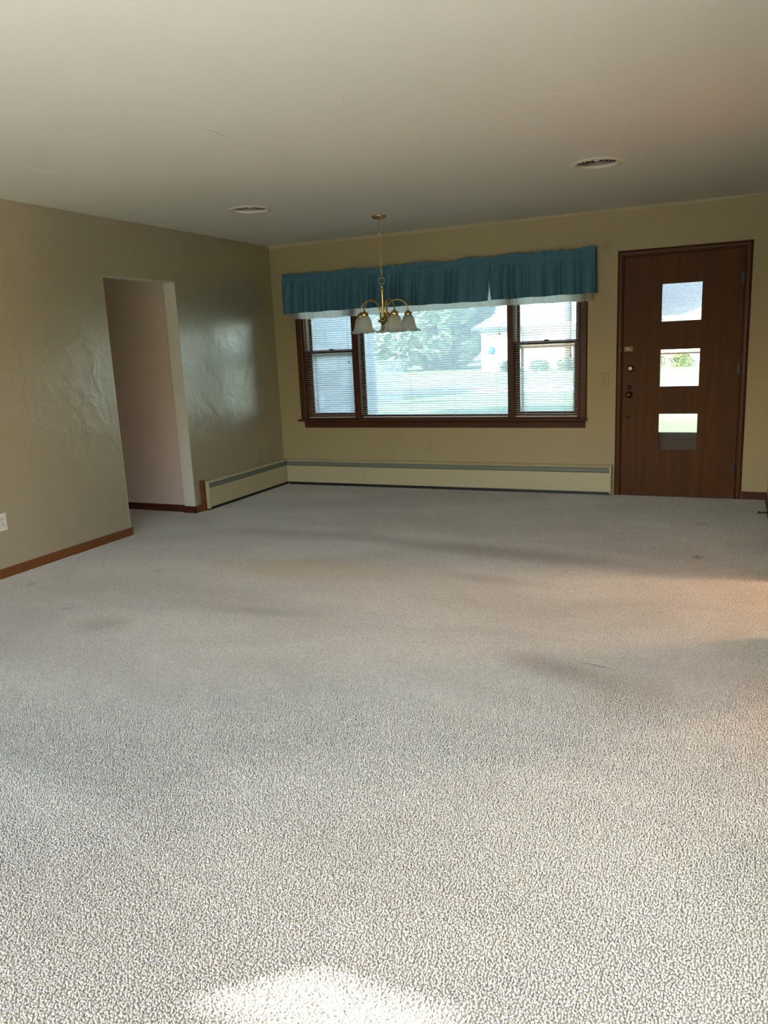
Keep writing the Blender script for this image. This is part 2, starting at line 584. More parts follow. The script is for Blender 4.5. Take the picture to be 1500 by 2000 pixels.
def carpet_pile():
    """one tile of yarn tufts, laid over the whole floor by geometry nodes"""
    rnd = random.Random(12)
    S, n = 0.25, 40
    mb = MB()
    for i in range(n):
        for j in range(n):
            x = (i + 0.5 + rnd.uniform(-0.42, 0.42)) / n * S - S / 2
            y = (j + 0.5 + rnd.uniform(-0.42, 0.42)) / n * S - S / 2
            h = rnd.uniform(0.0055, 0.0085)
            a0 = rnd.uniform(0, pi)
            la, ll = rnd.uniform(0, 2 * pi), rnd.uniform(0.0, 0.0022)
            base = len(mb.v)
            for (f, r) in ((0.0, 0.0022), (0.55, 0.0031), (1.0, 0.0020)):
                for q in range(4):
                    a = a0 + f * 0.9 + q * pi / 2
                    mb.v.append((x + r * cos(a) + ll * f * f * cos(la), y + r * sin(a) + ll * f * f * sin(la), h * f))
            for lv in range(2):
                for q in range(4):
                    q2 = (q + 1) % 4
                    mb.f.append((base + lv * 4 + q, base + lv * 4 + q2, base + lv * 4 + 4 + q2, base + lv * 4 + 4 + q))
                    mb.s.append(True)
            mb.f.append((base + 8, base + 9, base + 10, base + 11))
            mb.s.append(True)
    me = bpy.data.meshes.new('carpet_pile')
    me.from_pydata(mb.v, [], mb.f)
    me.polygons.foreach_set('use_smooth', mb.s)
    me.materials.append(M['carpet'])
    o = bpy.data.objects.new('carpet_pile', me)
    COL.objects.link(o)
    o['kind'] = 'stuff'
    tag(o, 'pale beige cut-pile carpet covering the whole floor', 'carpet')
    nx, ny = 23, 32
    g = bpy.data.node_groups.new('carpet_pile', 'GeometryNodeTree')
    g.interface.new_socket('Geometry', in_out='INPUT', socket_type='NodeSocketGeometry')
    g.interface.new_socket('Geometry', in_out='OUTPUT', socket_type='NodeSocketGeometry')
    gi, go = g.nodes.new('NodeGroupInput'), g.nodes.new('NodeGroupOutput')
    gr = g.nodes.new('GeometryNodeMeshGrid')
    gr.inputs['Size X'].default_value = (nx - 1) * S
    gr.inputs['Size Y'].default_value = (ny - 1) * S
    gr.inputs['Vertices X'].default_value = nx
    gr.inputs['Vertices Y'].default_value = ny
    rv = g.nodes.new('FunctionNodeRandomValue')
    rv.data_type = 'INT'
    rv.inputs[4].default_value = 0
    rv.inputs[5].default_value = 3
    mu = g.nodes.new('ShaderNodeMath')
    mu.operation = 'MULTIPLY'
    mu.inputs[1].default_value = pi / 2
    cx = g.nodes.new('ShaderNodeCombineXYZ')
    ip = g.nodes.new('GeometryNodeInstanceOnPoints')
    tf = g.nodes.new('GeometryNodeTransform')
    tf.inputs['Translation'].default_value = (XR - 0.012 - nx * S / 2, YB - 0.02 - ny * S / 2, 0)
    L = g.links.new
    L(rv.outputs[2], mu.inputs[0])
    L(mu.outputs[0], cx.inputs['Z'])
    L(gr.outputs['Mesh'], ip.inputs['Points'])
    L(gi.outputs[0], ip.inputs['Instance'])
    L(cx.outputs[0], ip.inputs['Rotation'])
    L(ip.outputs[0], tf.inputs[0])
    L(tf.outputs[0], go.inputs[0])
    o.modifiers.new('pile', 'NODES').node_group = g


carpet_pile()


def ceiling():
    mb = MB()
    holes = [(-3.36, 5.245, 0.125), (-0.838, 5.235, 0.125)]
    x0, x1, y0, y1 = -7.2, 4.0, YR - T, YB + T
    c = 0.3
    xs = sorted([x0, x1] + [h[0] + s * c for h in holes for s in (-1, 1)])
    ys = [y0, 5.24 - c, 5.24 + c, y1]
    for i in range(len(xs) - 1):
        for j in range(3):
            if j == 1 and i in (1, 3):
                cx, cy, r = holes[0] if i == 1 else holes[1]
                n = 32
                ring, sq = [], []
                for k in range(n):
                    a = 2 * pi * (k + 0.0) / n
                    ring.append((cx + r * cos(a), cy + r * sin(a)))
                    mx = max(abs(cos(a)), abs(sin(a)))
                    sx, sy = cx + c * cos(a) / mx, cy + c * sin(a) / mx
                    sy = ys[1] if abs(sin(a)) >= abs(cos(a)) - 1e-6 and sin(a) < 0 else ys[2] if abs(sin(a)) >= abs(cos(a)) - 1e-6 else sy
                    sq.append((sx, min(max(sy, ys[1]), ys[2])))
                for k in range(n):
                    k2 = (k + 1) % n
                    mb.face([(*ring[k], H), (*ring[k2], H), (*sq[k2], H), (*sq[k], H)])
                mb.lathe([(r, 0), (r, 0.2), (0.001, 0.2)], (cx, cy, H), 32)
            else:
                mb.face([(xs[i], ys[j], H), (xs[i], ys[j + 1], H), (xs[i + 1], ys[j + 1], H), (xs[i + 1], ys[j], H)])
    mb.box(x0, x1, y0, y1, H + 0.25, H + 0.35)
    for (a, b, c_, d) in ((x0, x0 + .05, y0, y1), (x1 - .05, x1, y0, y1), (x0, x1, y0, y0 + .05), (x0, x1, y1 - .05, y1)):
        mb.box(a, b, c_, d, H, H + 0.25)
    return mb.build('ceiling', M['ceiling'], kind='structure')


ceiling()
wall_boxes(MB(), 'x', YB, YB + T, XL - 0.12, 4.0, 0, H, [(WX0, WX1, WZ0, WZ1), (DX0, DX1, 0, DZ1)]).build('wall_back', M['wall_back'], kind='structure')
wall_boxes(MB(), 'y', XL - 0.12, XL, YR, YB, 0, H, [(OY0, OY1, 0, OZ1)]).build('wall_left', M['wall_left'], kind='structure')
wall_boxes(MB(), 'y', XR, XR + 0.12, YR, YB, 0, H, [(SY0, SY1, 0, SZ1), (-0.6, 3.3, 0.06, 1.55)]).build('wall_right', M['wall_back'], kind='structure')
wall_boxes(MB(), 'x', YR - 0.03, YR, XL - 0.12, XR + 0.12, 0, H, [(-3.85, -0.15, 0.4, 1.72), (-3.69, -3.295, 1.97, 2.145)]).build('wall_rear', M['wall_back'], kind='structure')
# reveal of the passage and the hall behind it
mb = MB()
mb.box(XL - 0.121, XL - 0.0005, OY1 - 0.004, OY1, 0, OZ1).box(XL - 0.121, XL - 0.0005, OY0, OY0 + 0.004, 0, OZ1)
mb.box(XL - 0.121, XL - 0.0005, OY0, OY1, OZ1 - 0.004, OZ1)
mb.build('trim_2', M['jamb'], kind='structure')
mb = MB()
mb.box(-7.2, XL - 0.12, 5.61, 5.70, 0, H).box(-7.2, XL - 0.12, 4.50, 4.60, 0, H).box(-7.25, -7.2, 4.5, 5.7, 0, H)
mb.build('wall_hall', M['wall_hall'], kind='structure')
# side room beyond the right opening
mb = MB()
mb.box(3.4, 3.5, 2.6, YB, 0, H).box(XR + 0.12, 3.5, 2.5, 2.6, 0, H)
mb.build('wall_side_room', M['side_wall'], kind='structure')
MB().box(XR + 0.06, 3.4, 2.6, YB, 0.0, 0.006).build('floor_side_room', M['orange_floor'], kind='structure')

# cove strip where the back wall meets the ceiling
MB().prism([(YB, H), (YB - 0.022, H), (YB - 0.016, H - 0.012), (YB - 0.006, H - 0.026), (YB, H - 0.028)], XL, XR, 'x').build('trim_1', M['heater'], kind='structure')

# baseboards
BP = [(0, 0), (0.013, 0), (0.013, 0.052), (0.010, 0.062), (0.004, 0.068), (0, 0.069)]


def base_y(name, xw, s, y0, y1, mat):
    return MB().prism([(xw + s * a, b) for a, b in BP], y0, y1, 'y').build(name, mat, kind='structure')


def base_x(name, yw, x0, x1, mat, s=-1):
    return MB().prism([(yw + s * a, b) for a, b in BP], x0, x1, 'x').build(name, mat, kind='structure')


base_y('baseboard_left', XL, 1, YR, OY0 + 0.012, M['base_y'])
base_y('baseboard_left', XL, 1, OY1 - 0.013, 5.69, M['base_y'])
base_x('baseboard_passage', OY1, XL - 0.135, XL + 0.012, M['base_x'])
base_x('baseboard_hall', 5.61, -7.2, XL - 0.12, M['base_x'])
base_x('baseboard_back', YB, 0.085, XR, M['base_x'])
base_y('baseboard_right', XR, -1, SY1 + 0.06, YB - 0.013, M['base_x'])
base_y('baseboard_right', XR, -1, YR, SY0 - 0.06, M['base_x'])


# ---------------------------------------------------------------- front window
YF = YB - 0.012                                          # casing face
win = struct('window_1', ((WX0 + WX1) / 2, YB, WZ0))


def casing(x0, x1, name):
    MB().prism([(x0, YB), (x0 + 0.004, YF + 0.001), (x0 + 0.012, YF - 0.002), (x1 - 0.012, YF - 0.002), (x1 - 0.004, YF + 0.001), (x1, YB)], WZ0, WZ1 + 0.05, 'z').build(name, M['wood_v'], win)


casing(-4.133, -4.062, 'casing')
casing(-1.272, -1.204, 'casing')
MB().box(-4.133, -1.204, YF, YB, WZ1 - 0.005, WZ1 + 0.06).build('head_casing', M['wood_h'], win, 0.004)
MULL = [(-3.503, -3.432), (-1.922, -1.866)]
for x0, x1 in MULL:
    MB().box(x0, x1, YF, YB + 0.14, WZ0, WZ1).build('mullion', M['wood_v'], win, 0.004)
mb = MB()
mb.box(WX0 - 0.001, WX0 + 0.018, YB + 0.001, YB + 0.149, WZ0, WZ1).box(WX1 - 0.018, WX1 + 0.001, YB + 0.001, YB + 0.149, WZ0, WZ1)
mb.box(WX0, WX1, YB + 0.001, YB + 0.149, WZ1 - 0.018, WZ1 + 0.001).box(WX0, WX1, YB + 0.001, YB + 0.149, WZ0 - 0.001, WZ0 + 0.014)
mb.build('jamb', M['wood_v'], win)
MB().prism([(YB, 0.672), (YB - 0.045, 0.672), (YB - 0.052, 0.677), (YB - 0.052, 0.687), (YB - 0.046, 0.693), (YB, 0.693)], -4.152, -1.197, 'x').build('sill', M['wood_h'], win)
MB().prism([(YB, 0.604), (YB - 0.014, 0.610), (YB - 0.016, 0.655), (YB - 0.022, 0.672), (YB, 0.672)], -4.09, -1.215, 'x').build('apron', M['wood_h'], win)


def sash(x0, x1, y0, y1, z0, z1, st, bot, top, rail_mat=None):
    MB().box(x0, x1, y0, y1, z0, z0 + bot).build('sash_rail', M['wood_h'], win, 0.003)
    MB().box(x0, x1, y0, y1, z1 - top, z1).build('sash_rail', M['wood_h'], win, 0.003)
    for a, b in ((x0, x0 + st), (x1 - st, x1)):
        MB().box(a, b, y0, y1, z0 + bot, z1 - top).build('sash_stile', M['wood_v'], win, 0.003)
    ym = (y0 + y1) / 2
    MB().box(x0 + st - 0.004, x1 - st + 0.004, ym - 0.002, ym + 0.002, z0 + bot - 0.004, z1 - top + 0.004).build('pane', M['hazy'], win)


for (x0, x1) in ((WX0 + 0.018, MULL[0][0]), (MULL[1][1], WX1 - 0.018)):
    sash(x0, x1, YB + 0.062, YB + 0.092, WZ0 + 0.014, 1.385, 0.038, 0.045, 0.028)      # lower sash, room side
    sash(x0, x1, YB + 0.097, YB + 0.125, 1.36, WZ1 - 0.018, 0.034, 0.028, 0.04)        # upper sash
    for a, b in ((x0, x0 + 0.012), (x1 - 0.012, x1)):
        MB().box(a, b, YB + 0.055, YB + 0.096, 1.388, WZ1 - 0.02).build('jamb_liner', M['liner'], win)
    MB().box(x0 + 0.02, x1 - 0.02, YB + 0.128, YB + 0.14, 1.322, 1.352).build('storm_rail', M['storm'], win)
    for a, b in ((x0 + 0.036, x0 + 0.062), (x1 - 0.062, x1 - 0.036)):
        MB().box(a, b, YB + 0.128, YB + 0.14, WZ0 + 0.014, 1.322).build('storm_stile', M['storm'], win)
    xm = (x0 + x1) / 2 + 0.005
    lk = MB().lathe([(0.001, 0), (0.016, 0), (0.016, 0.006), (0.010, 0.011), (0.001, 0.011)], (xm, YB + 0.075, 1.385), 12)
    lk.box(xm - 0.033, xm + 0.033, YB + 0.064, YB + 0.086, 1.385, 1.389).box(xm - 0.03, xm - 0.006, YB + 0.070, YB + 0.078, 1.389, 1.397)
    lk.build('sash_lock', M['black'], win)
# fixed picture pane
sash(MULL[0][1], MULL[1][0], YB + 0.075, YB + 0.105, WZ0 + 0.014, WZ1 - 0.018, 0.022, 0.024, 0.03)
ho = bpy.data.objects


# ---------------------------------------------------------------- mini blinds
PITCH = 0.0215


def slat_mesh(w):
    mb = MB()
    tilt = math.radians(4.0)
    n = 4
    top, bot = [], []
    for i in range(n + 1):
        t = -1 + 2 * i / n
        y, z = t * 0.0125, 0.0016 * (1 - t * t)
        yy, zz = y * cos(tilt) - z * sin(tilt), y * sin(tilt) + z * cos(tilt)
        top.append((yy, zz + 0.0003))
        bot.append((yy, zz - 0.0003))
    mb.prism(bot + top[::-1], -w / 2, w / 2, 'x')
    return mb.mesh('slat', M['slat'])


def blind(x0, x1, ladders, tassel_x, tassel_z, label):
    xm, w = (x0 + x1) / 2, x1 - x0
    y = YB + 0.026
    zb, zt = WZ0 + 0.008, WZ1 - 0.02
    t = thing('mini_blind', label, 'window blind', (xm, y, zb), 'white mini blinds in the front window')
    MB().box(x0, x1, y - 0.0125, y + 0.0125, zt - 0.026, zt).build('head_rail', M['slat'], t, 0.002)
    MB().box(x0 + 0.002, x1 - 0.002, y - 0.012, y + 0.012, zb + 0.002, zb + 0.014).build('bottom_rail', M['slat'], t, 0.003)
    me = slat_mesh(w - 0.004)
    z = zb + 0.032
    k = 0
    while z < zt - 0.03:
        o = bpy.data.objects.new('slat', me)
        COL.objects.link(o)
        o.parent = t
        o.location = (random.uniform(-0.0015, 0.0015), 0, z - zb)
        o.rotation_euler = (random.uniform(-0.025, 0.025), random.uniform(-0.0008, 0.0008), 0)
        z += PITCH
        k += 1
    for lx in ladders:
        mb = MB()
        for dy in (-0.0135, 0.0135):
            mb.tube([(lx, y + dy, zb + 0.012), (lx, y + dy, zt - 0.02)], 0.0006, 4)
        mb.build('ladder_cord', M['cord'], t)
        MB().lathe([(0.001, 0), (0.006, 0), (0.006, -0.003), (0.001, -0.003)], (lx, y - 0.0121, zb + 0.008), 8, 'y').build('cord_button', M['cord'], t)
    c = MB().tube([(tassel_x, y - 0.016, zt - 0.015), (tassel_x + 0.001, y - 0.0165, tassel_z)], 0.0011, 5)
    co = c.build('pull_cord', M['tassel'], t)
    MB().lathe([(0.001, 0.02), (0.004, 0.018), (0.0065, 0.004), (0.006, 0.0), (0.001, 0.0)], (tassel_x + 0.001, y - 0.0165, tassel_z - 0.018), 8).build('tassel', M['tassel'], co)


blind(WX0 + 0.006, MULL[0][0] - 0.004, (-3.93, -3.62), -3.555, 1.272, 'white mini blind in the left side of the front window, with stone wall behind')
blind(MULL[0][1] + 0.004, MULL[1][0] - 0.004, (-3.33, -2.90, -2.45, -2.03), -2.0, 1.475, 'widest white mini blind, covering the middle picture window')
blind(MULL[1][1] + 0.004, WX1 - 0.006, (-1.76, -1.40), -1.352, 1.258, 'white mini blind in the right side of the front window, nearest the door')


# ---------------------------------------------------------------- valances
def pleat(seed, n, x0, x1):
    rnd = random.Random(seed)
    knots = []
    x = x0
    while x < x1:
        knots.append((x, rnd.choice((0.25, 0.5, 0.8, 1.0, 1.0))))
        x += rnd.choice((0.030, 0.042, 0.055, 0.075, 0.11)) * rnd.uniform(0.85, 1.15)
    knots.append((x1 + 0.1, 0.7))
    return knots


def pleat_val(knots, x):
    """0..1 wave with irregular gathers"""
    lo = 0
    hi = len(knots) - 1
    while hi - lo > 1:
        md = (lo + hi) // 2
        if knots[md][0] <= x:
            lo = md
        else:
            hi = md
    a, b = knots[lo], knots[hi]
    t = (x - a[0]) / (b[0] - a[0])
    return (abs(sin(pi * t)) ** 0.75) * (a[1] * (1 - t) + b[1] * t)


def valance(name, label, x0, x1, ztop, zbot, depth, mat, seed, ret_l, ret_r, ruffle=True, amp=1.0, skew=0):
    kn = pleat(seed, 0, x0, x1)
    rnd = random.Random(seed + 50)
    ph = [rnd.uniform(0, 6.28) for _ in range(8)]
    rows = [0.0, 0.012, 0.024, 0.034, 0.05, 0.065, 0.075, 0.1, 0.14, 0.19, 0.235, 0.27, 0.305, 0.34, ztop - zbot]
    rows = [r for r in rows if r < (ztop - zbot) - 0.01] + [ztop - zbot]
    nu = int((x1 - x0) / 0.0055)
    t = thing(name, label, 'curtain', ((x0 + x1) / 2, YB - depth, zbot), 'valances over the front window')

    def fn(u, v):
        x = x0 + u * (x1 - x0)
        d = rows[int(round(v * (len(rows) - 1)))]
        f = pleat_val(kn, x)
        fine = pleat_val(kn, x0 + ((x - x0) * 2.3) % (x1 - x0))
        x = x + skew * 0.013 * max(0.0, d - 0.27) / 0.11 * (u if skew < 0 else 1 - u)
        y = YB - depth
        z = ztop - d
        if ruffle and d <= 0.034:
            k = 1 - d / 0.034
            y -= 0.014 * k * (fine - 0.4) + 0.006 * sin(x * 95 + ph[0]) * k
            z += k * (0.010 * sin(x * 13 + ph[1]) * sin(x * 3.1 + ph[2]) + 0.005 * sin(x * 71 + ph[3]) + 0.006 * (fine - 0.5))
        elif ruffle and d <= 0.075:
            y -= 0.010 + 0.004 * fine
        else:
            k = min(1.0, 0.35 + (d - 0.075) / 0.22)
            blend = f * k + fine * max(0, 0.30 - k * 0.3)
            y -= amp * (0.002 + 0.075 * blend) + 0.010 * k * sin(x * 7 + ph[4])
            if d >= rows[-1] - 1e-6:
                z += 0.004 * sin(x * 2.3 + ph[5]) + 0.0025 * sin(x * 23 + ph[6]) - 0.004 * f
        if u <= 0.0 or u >= 1.0:
            y = min(y, YB - depth)
        return (x, y, z)

    mb = MB().grid(fn, nu, len(rows))
    mb.build('gathered_panel', mat, t)
    for flag, xx, s in ((ret_l, x0, -1), (ret_r, x1, 1)):
        if flag:
            def fr(u, v, xx=xx, s=s):
                d = rows[int(round(v * (len(rows) - 1)))]
                k = min(1.0, d / 0.3)
                return (xx + s * (0.012 * k * u + 0.004 * sin(u * 9)), YB - depth + u * (depth - 0.003), ztop - d + (0.006 * sin(u * 30) if d < 0.02 else 0))
            MB().grid(fr, 9, len(rows)).build('side_return', mat, t)
    return t


valance('blue_valance', 'dusty blue gathered valance, the longer left one above the window', -4.215, -2.060, 2.142, 1.764, 0.074, M['blue'], 3, True, False, skew=-1)
valance('blue_valance', 'dusty blue gathered valance, the shorter right one towards the door', -2.0605, -1.135, 2.146, 1.765, 0.074, M['blue'], 11, False, True, skew=1)
valance('white_valance', 'thin white under-valance showing below the blue valances', -4.15, -1.165, 2.06, 1.709, 0.034, M['white_cloth'], 21, True, True, False, 0.18)


# ---------------------------------------------------------------- front door
door = struct('door_1', ((DX0 + DX1) / 2, YB, 0))
PANES = [(1.501, 1.806), (0.959, 1.268), (0.420, 0.726)]
PX0, PX1 = -0.594, -0.284
mb = wall_boxes(MB(), 'x', YB + 0.001, YB + 0.044, DX0 + 0.008, DX1 - 0.006, 0.008, DZ1 - 0.005, [(PX0, PX1, a, b) for a, b in PANES])
mb.build('door_panel', M['door'], door)
for a, b in PANES:
    MB().box(PX0 + 0.001, PX1 - 0.001, YB + 0.020, YB + 0.024, a + 0.001, b - 0.001).build('pane', M['glass'], door)
CASP = [(0, 0), (0, 0.006), (0.006, 0.013), (0.018, 0.018), (0.036, 0.017), (0.050, 0.010), (0.056, 0.004), (0.056, 0)]   # (across from outer edge, proud)
OX0, OX1, OZ = -0.956, 0.082, 2.098
MB().prism([(OX0 + a, YB - b) for a, b in CASP], 0, OZ, 'z').build('casing', M['wood_v'], door)
MB().prism([(OX1 - a, YB - b) for a, b in CASP], 0, OZ, 'z').build('casing', M['wood_v'], door)
MB().prism([(YB - b - 0.0005, OZ - a) for a, b in CASP], OX0 + 0.03, OX1 - 0.03, 'x').build('casing', M['wood_h'], door)
mb = MB()
mb.box(DX0, DX0 + 0.007, YB + 0.001, YB + T, 0, DZ1).box(DX1 - 0.005, DX1, YB + 0.001, YB + T, 0, DZ1).box(DX0, DX1, YB + 0.001, YB + T, DZ1 - 0.004, DZ1)
mb.box(DX0, DX0 + 0.03, YB + 0.046, YB + 0.06, 0, DZ1).box(DX1 - 0.03, DX1, YB + 0.046, YB + 0.06, 0, DZ1)
mb.build('jamb', M['wood_v'], door)
MB().box(DX0, DX1, YB + 0.046, YB + T, 0.0, 0.012).build('threshold', M['wood_h'], door)
for z in (1.812, 1.093, 0.257):
    mb = MB().lathe([(0.001, -0.048), (0.0065, -0.048), (0.0065, 0.048), (0.001, 0.048)], (0.0275, YB - 0.010, z), 10)
    for k in range(5):
        mb.lathe([(0.0072, -0.0165), (0.0072, -0.001)], (0.0275, YB - 0.010, z - 0.0285 + k * 0.019), 10)
    mb.box(0.008, 0.0265, YB - 0.004, YB + 0.0015, z - 0.045, z + 0.045)
    mb.build('hinge', M['black'], door)
# slide bolt, deadlock, knob
mb = MB().box(-0.895, -0.822, YB - 0.004, YB + 0.001, 1.266, 1.305)
pl = mb.build('bolt_plate', M['old_brass'], door, 0.002)
MB().tube([(-0.893, YB - 0.011, 1.285), (-0.826, YB - 0.011, 1.285)], 0.0062, 10).build('bolt_bar', M['chrome'], pl)
mb = MB().box(-0.888, -0.829, YB - 0.0052, YB - 0.0038, 1.293, 1.301).box(-0.888, -0.829, YB - 0.0052, YB - 0.0038, 1.270, 1.2765)
mb.build('bolt_slot', M['black'], pl)
MB().box(-0.930, -0.914, YB - 0.030, YB - 0.012, 1.252, 1.296).build('bolt_keeper', M['black'], door, 0.003)
MB().lathe([(0.001, -0.012), (0.026, -0.012), (0.031, -0.006), (0.031, 0.001), (0.001, 0.001)], (-0.837, YB, 1.118), 24, 'y').build('lock_rose', M['black'], door)
cy = MB().lathe([(0.001, -0.020), (0.019, -0.020), (0.022, -0.017), (0.022, -0.011)], (-0.837, YB, 1.118), 24, 'y').build('lock_cylinder', M['chrome'], door)
MB().box(-0.843, -0.831, YB - 0.024, YB - 0.0195, 1.112, 1.124).box(-0.853, -0.821, YB - 0.0215, YB - 0.0195, 1.1165, 1.1195).build('thumb_turn', M['old_brass'], cy)
MB().lathe([(0.001, -0.01), (0.014, -0.01), (0.018, -0.004), (0.018, 0.001)], (-0.842, YB, 0.957), 20, 'y').build('keyhole_rose', M['black'], door)
MB().lathe([(0.001, -0.055), (0.016, -0.053), (0.026, -0.043), (0.028, -0.034), (0.022, -0.025), (0.012, -0.020), (0.011, -0.008), (0.030, -0.005), (0.031, 0.001)], (-0.845, YB, 0.895), 24, 'y').build('door_knob', M['old_brass'], door)
MB().lathe([(0.001, -0.003), (0.012, -0.0025), (0.014, 0.001)], (-0.848, YB, 0.699), 14, 'y').build('hole_cover', M['black'], door)
# storm door outside
sd = struct('door_2', ((DX0 + DX1) / 2, YB + 0.13, 0))
mb = MB().box(DX0 + 0.008, DX1 - 0.006, YB + 0.118, YB + 0.145, 0.014, 0.553)
mb.build('kick_panel', M['storm_door'], sd, 0.003)
for a, b in ((DX0 + 0.008, DX0 + 0.09), (DX1 - 0.088, DX1 - 0.006)):
    MB().box(a, b, YB + 0.118, YB + 0.145, 0.553, DZ1 - 0.006).build('stile', M['storm_door'], sd)
MB().box(DX0 + 0.09, DX1 - 0.088, YB + 0.118, YB + 0.145, DZ1 - 0.09, DZ1 - 0.006).build('top_rail', M['storm_door'], sd)
MB().box(DX0 + 0.09, DX1 - 0.088, YB + 0.122, YB + 0.141, 1.224, 1.240).build('mid_rail', M['fascia'], sd)
MB().box(DX0 + 0.088, DX1 - 0.086, YB + 0.130, YB + 0.133, 0.552, DZ1 - 0.088).build('pane', M['glass'], sd)


# ---------------------------------------------------------------- baseboard heaters
HD = 0.068                                                # depth


def heater_prof():
    back = [(0.0, 0.03), (0.0, 0.272), (0.006, 0.272), (0.006, 0.03)]
    cap = [(0.0, 0.262), (0.0, 0.275), (0.040, 0.275), (0.060, 0.262), (0.064, 0.256), (0.061, 0.255), (0.057, 0.259), (0.039, 0.270), (0.004, 0.270)]
    damp = [(0.050, 0.252), (0.060, 0.254), (0.058, 0.238), (0.062, 0.222), (0.060, 0.214), (0.046, 0.214)]
    front = [(0.060, 0.212), (HD, 0.208), (HD, 0.042), (0.064, 0.036), (0.050, 0.036), (0.050, 0.042), (0.060, 0.046)]
    core = [(0.006, 0.006), (0.046, 0.006), (0.046, 0.21), (0.006, 0.21)]
    endp = [(0.0, 0.022), (0.0, 0.2765), (0.041, 0.2765), (0.062, 0.263), (0.0665, 0.254), (HD + 0.0015, 0.210), (HD + 0.0015, 0.026), (0.064, 0.022)]
    return back, cap, damp, front, core, endp


def heater(t, axis, wall, s, a0, a1, caps, splices):
    back, cap, damp, front, core, endp = heater_prof()

    def sw(prof, b0, b1):
        return MB().prism([(wall + s * p, z) for p, z in prof], b0, b1, axis)
    sw(back, a0, a1).build('back_panel', M['heater'], t)
    sw(cap, a0, a1).build('top_cover', M['heater'], t)
    sw(damp, a0, a1).build('damper', M['damper'], t)
    sw(core, a0 + 0.01, a1 - 0.01).build('element_gap_shade', M['black'], t)  # black core, carried low to imitate the shade in the gap at the floor
    edges = [a0] + [x for x in splices] + [a1]
    for p, q in zip(edges[:-1], edges[1:]):
        sw(front, p + 0.001, q - 0.001).build('front_panel', M['heater'], t)
    for x in splices:
        sw([(p + 0.001, z) for p, z in cap], x - 0.014, x + 0.014).build('joint_cover', M['heater'], t)
    for b0, b1, full in caps:
        if full:
            sw(endp, b0, b1).build('end_cap', M['heater'], t)
        else:
            sw([(p + 0.0012, z) for p, z in front], b0, b1).build('corner_cover', M['heater'], t)
            sw([(p + 0.0012, z + 0.0012) for p, z in cap], b0, b1).build('corner_cover', M['heater'], t)


hb = thing('baseboard_heater', 'long cream baseboard heater under the front window, up to the door', 'radiator', ((XL - 0.97) / 2, YB, 0))
heater(hb, 'x', YB, -1, XL + HD + 0.002, -0.978, [(-0.990, -0.9765, True), (XL + HD + 0.004, -4.20, False)], (-3.42,))
hl = thing('baseboard_heater', 'short cream baseboard heater on the taupe left wall, beside the passage', 'radiator', (XL, 6.4, 0))
heater(hl, 'y', XL, 1, 5.705, YB - 0.001, [(5.704, 5.716, True), (5.716, 5.757, False), (YB - HD - 0.10, YB - HD - 0.004, False)], ())
MB().box(XL, XL + 0.034, 5.668, 5.703, 0, 0.284).build('trim_3', M['base_y'], bevel=0.003, kind='structure')


# ---------------------------------------------------------------- wall plates
def outlet(label, origin, face, mat, hpx=0.115, w=0.072, centre=True):
    """duplex outlet; local x across, -y out of the wall"""
    rz = 0.0 if face == 'back' else pi / 2
    t = thing('wall_outlet', label, 'outlet', origin, 'duplex outlets', rz)
    mw = parent_world(t)

    def put(mb, name, mat_, par, bev=0):
        mb.v = [tuple(mw @ Vector(p)) for p in mb.v]
        return mb.build(name, mat_, par, bev)
    pl = put(MB().box(-w / 2, w / 2, -0.0055, 0.0, -hpx / 2, hpx / 2), 'cover_plate', mat, t, 0.002)
    for z in (-0.0195, 0.0195):
        r = put(MB().prism([(-0.0165, z - 0.009), (-0.009, z - 0.0145), (0.009, z - 0.0145), (0.0165, z - 0.009), (0.0165, z + 0.009), (0.009, z + 0.0145), (-0.009, z + 0.0145), (-0.0165, z + 0.009)], -0.0085, -0.004, 'y'), 'receptacle', mat, t)
        sl = MB().box(-0.0085, -0.0050, -0.0090, -0.0080, z - 0.0045, z + 0.0055).box(0.0050, 0.0085, -0.0090, -0.0080, z - 0.0040, z + 0.0045)
        put(sl, 'slots', M['slot'], r)
    put(MB().lathe([(0.0001, -0.0070), (0.003, -0.0068), (0.0032, -0.005)], (0, 0, 0), 10, 'y'), 'screw', M['old_brass'] if mat is not M['taupe_plate'] else mat, t)
    return t


outlet('ivory outlet high on the back wall, between the blue valance and the door casing', (-1.052, YB, 2.134), 'back', M['ivory'])
outlet('ivory outlet low on the back wall, above the long heater under the window', (-2.727, YB, 0.412), 'back', M['ivory'])
t = outlet('ivory wall plate at handle height between the window and the door', (-1.056, YB, 1.027), 'back', M['ivory'], 0.122, 0.082)
outlet('white outlet low on the near left wall at the edge of the photo', (XL, 3.557, 0.376), 'left', M['white_plate'])
outlet('taupe painted-over outlet above the short heater on the left wall', (XL, 6.655, 0.382), 'left', M['taupe_plate'])

# door stop on the right baseboard
ds = thing('door_stop', 'small dark spring door stop on the right baseboard near the door', 'door stop', (XR - 0.013, 6.42, 0.045))
pts = [(XR - 0.016 - 0.055 * i / 80, 6.42 + 0.006 * cos(i * 0.9), 0.045 + 0.006 * sin(i * 0.9)) for i in range(81)]
MB().tube(pts, 0.0016, 5).build('spring', M['black'], ds)
MB().lathe([(0.001, 0), (0.011, 0), (0.011, -0.004), (0.006, -0.006)], (XR - 0.0125, 6.42, 0.045), 12, 'x').build('base', M['black'], ds)
MB().lathe([(0.001, 0), (0.008, 0), (0.009, -0.008), (0.006, -0.012), (0.001, -0.012)], (XR - 0.07, 6.42, 0.045), 12, 'x').build('tip', M['black'], ds)


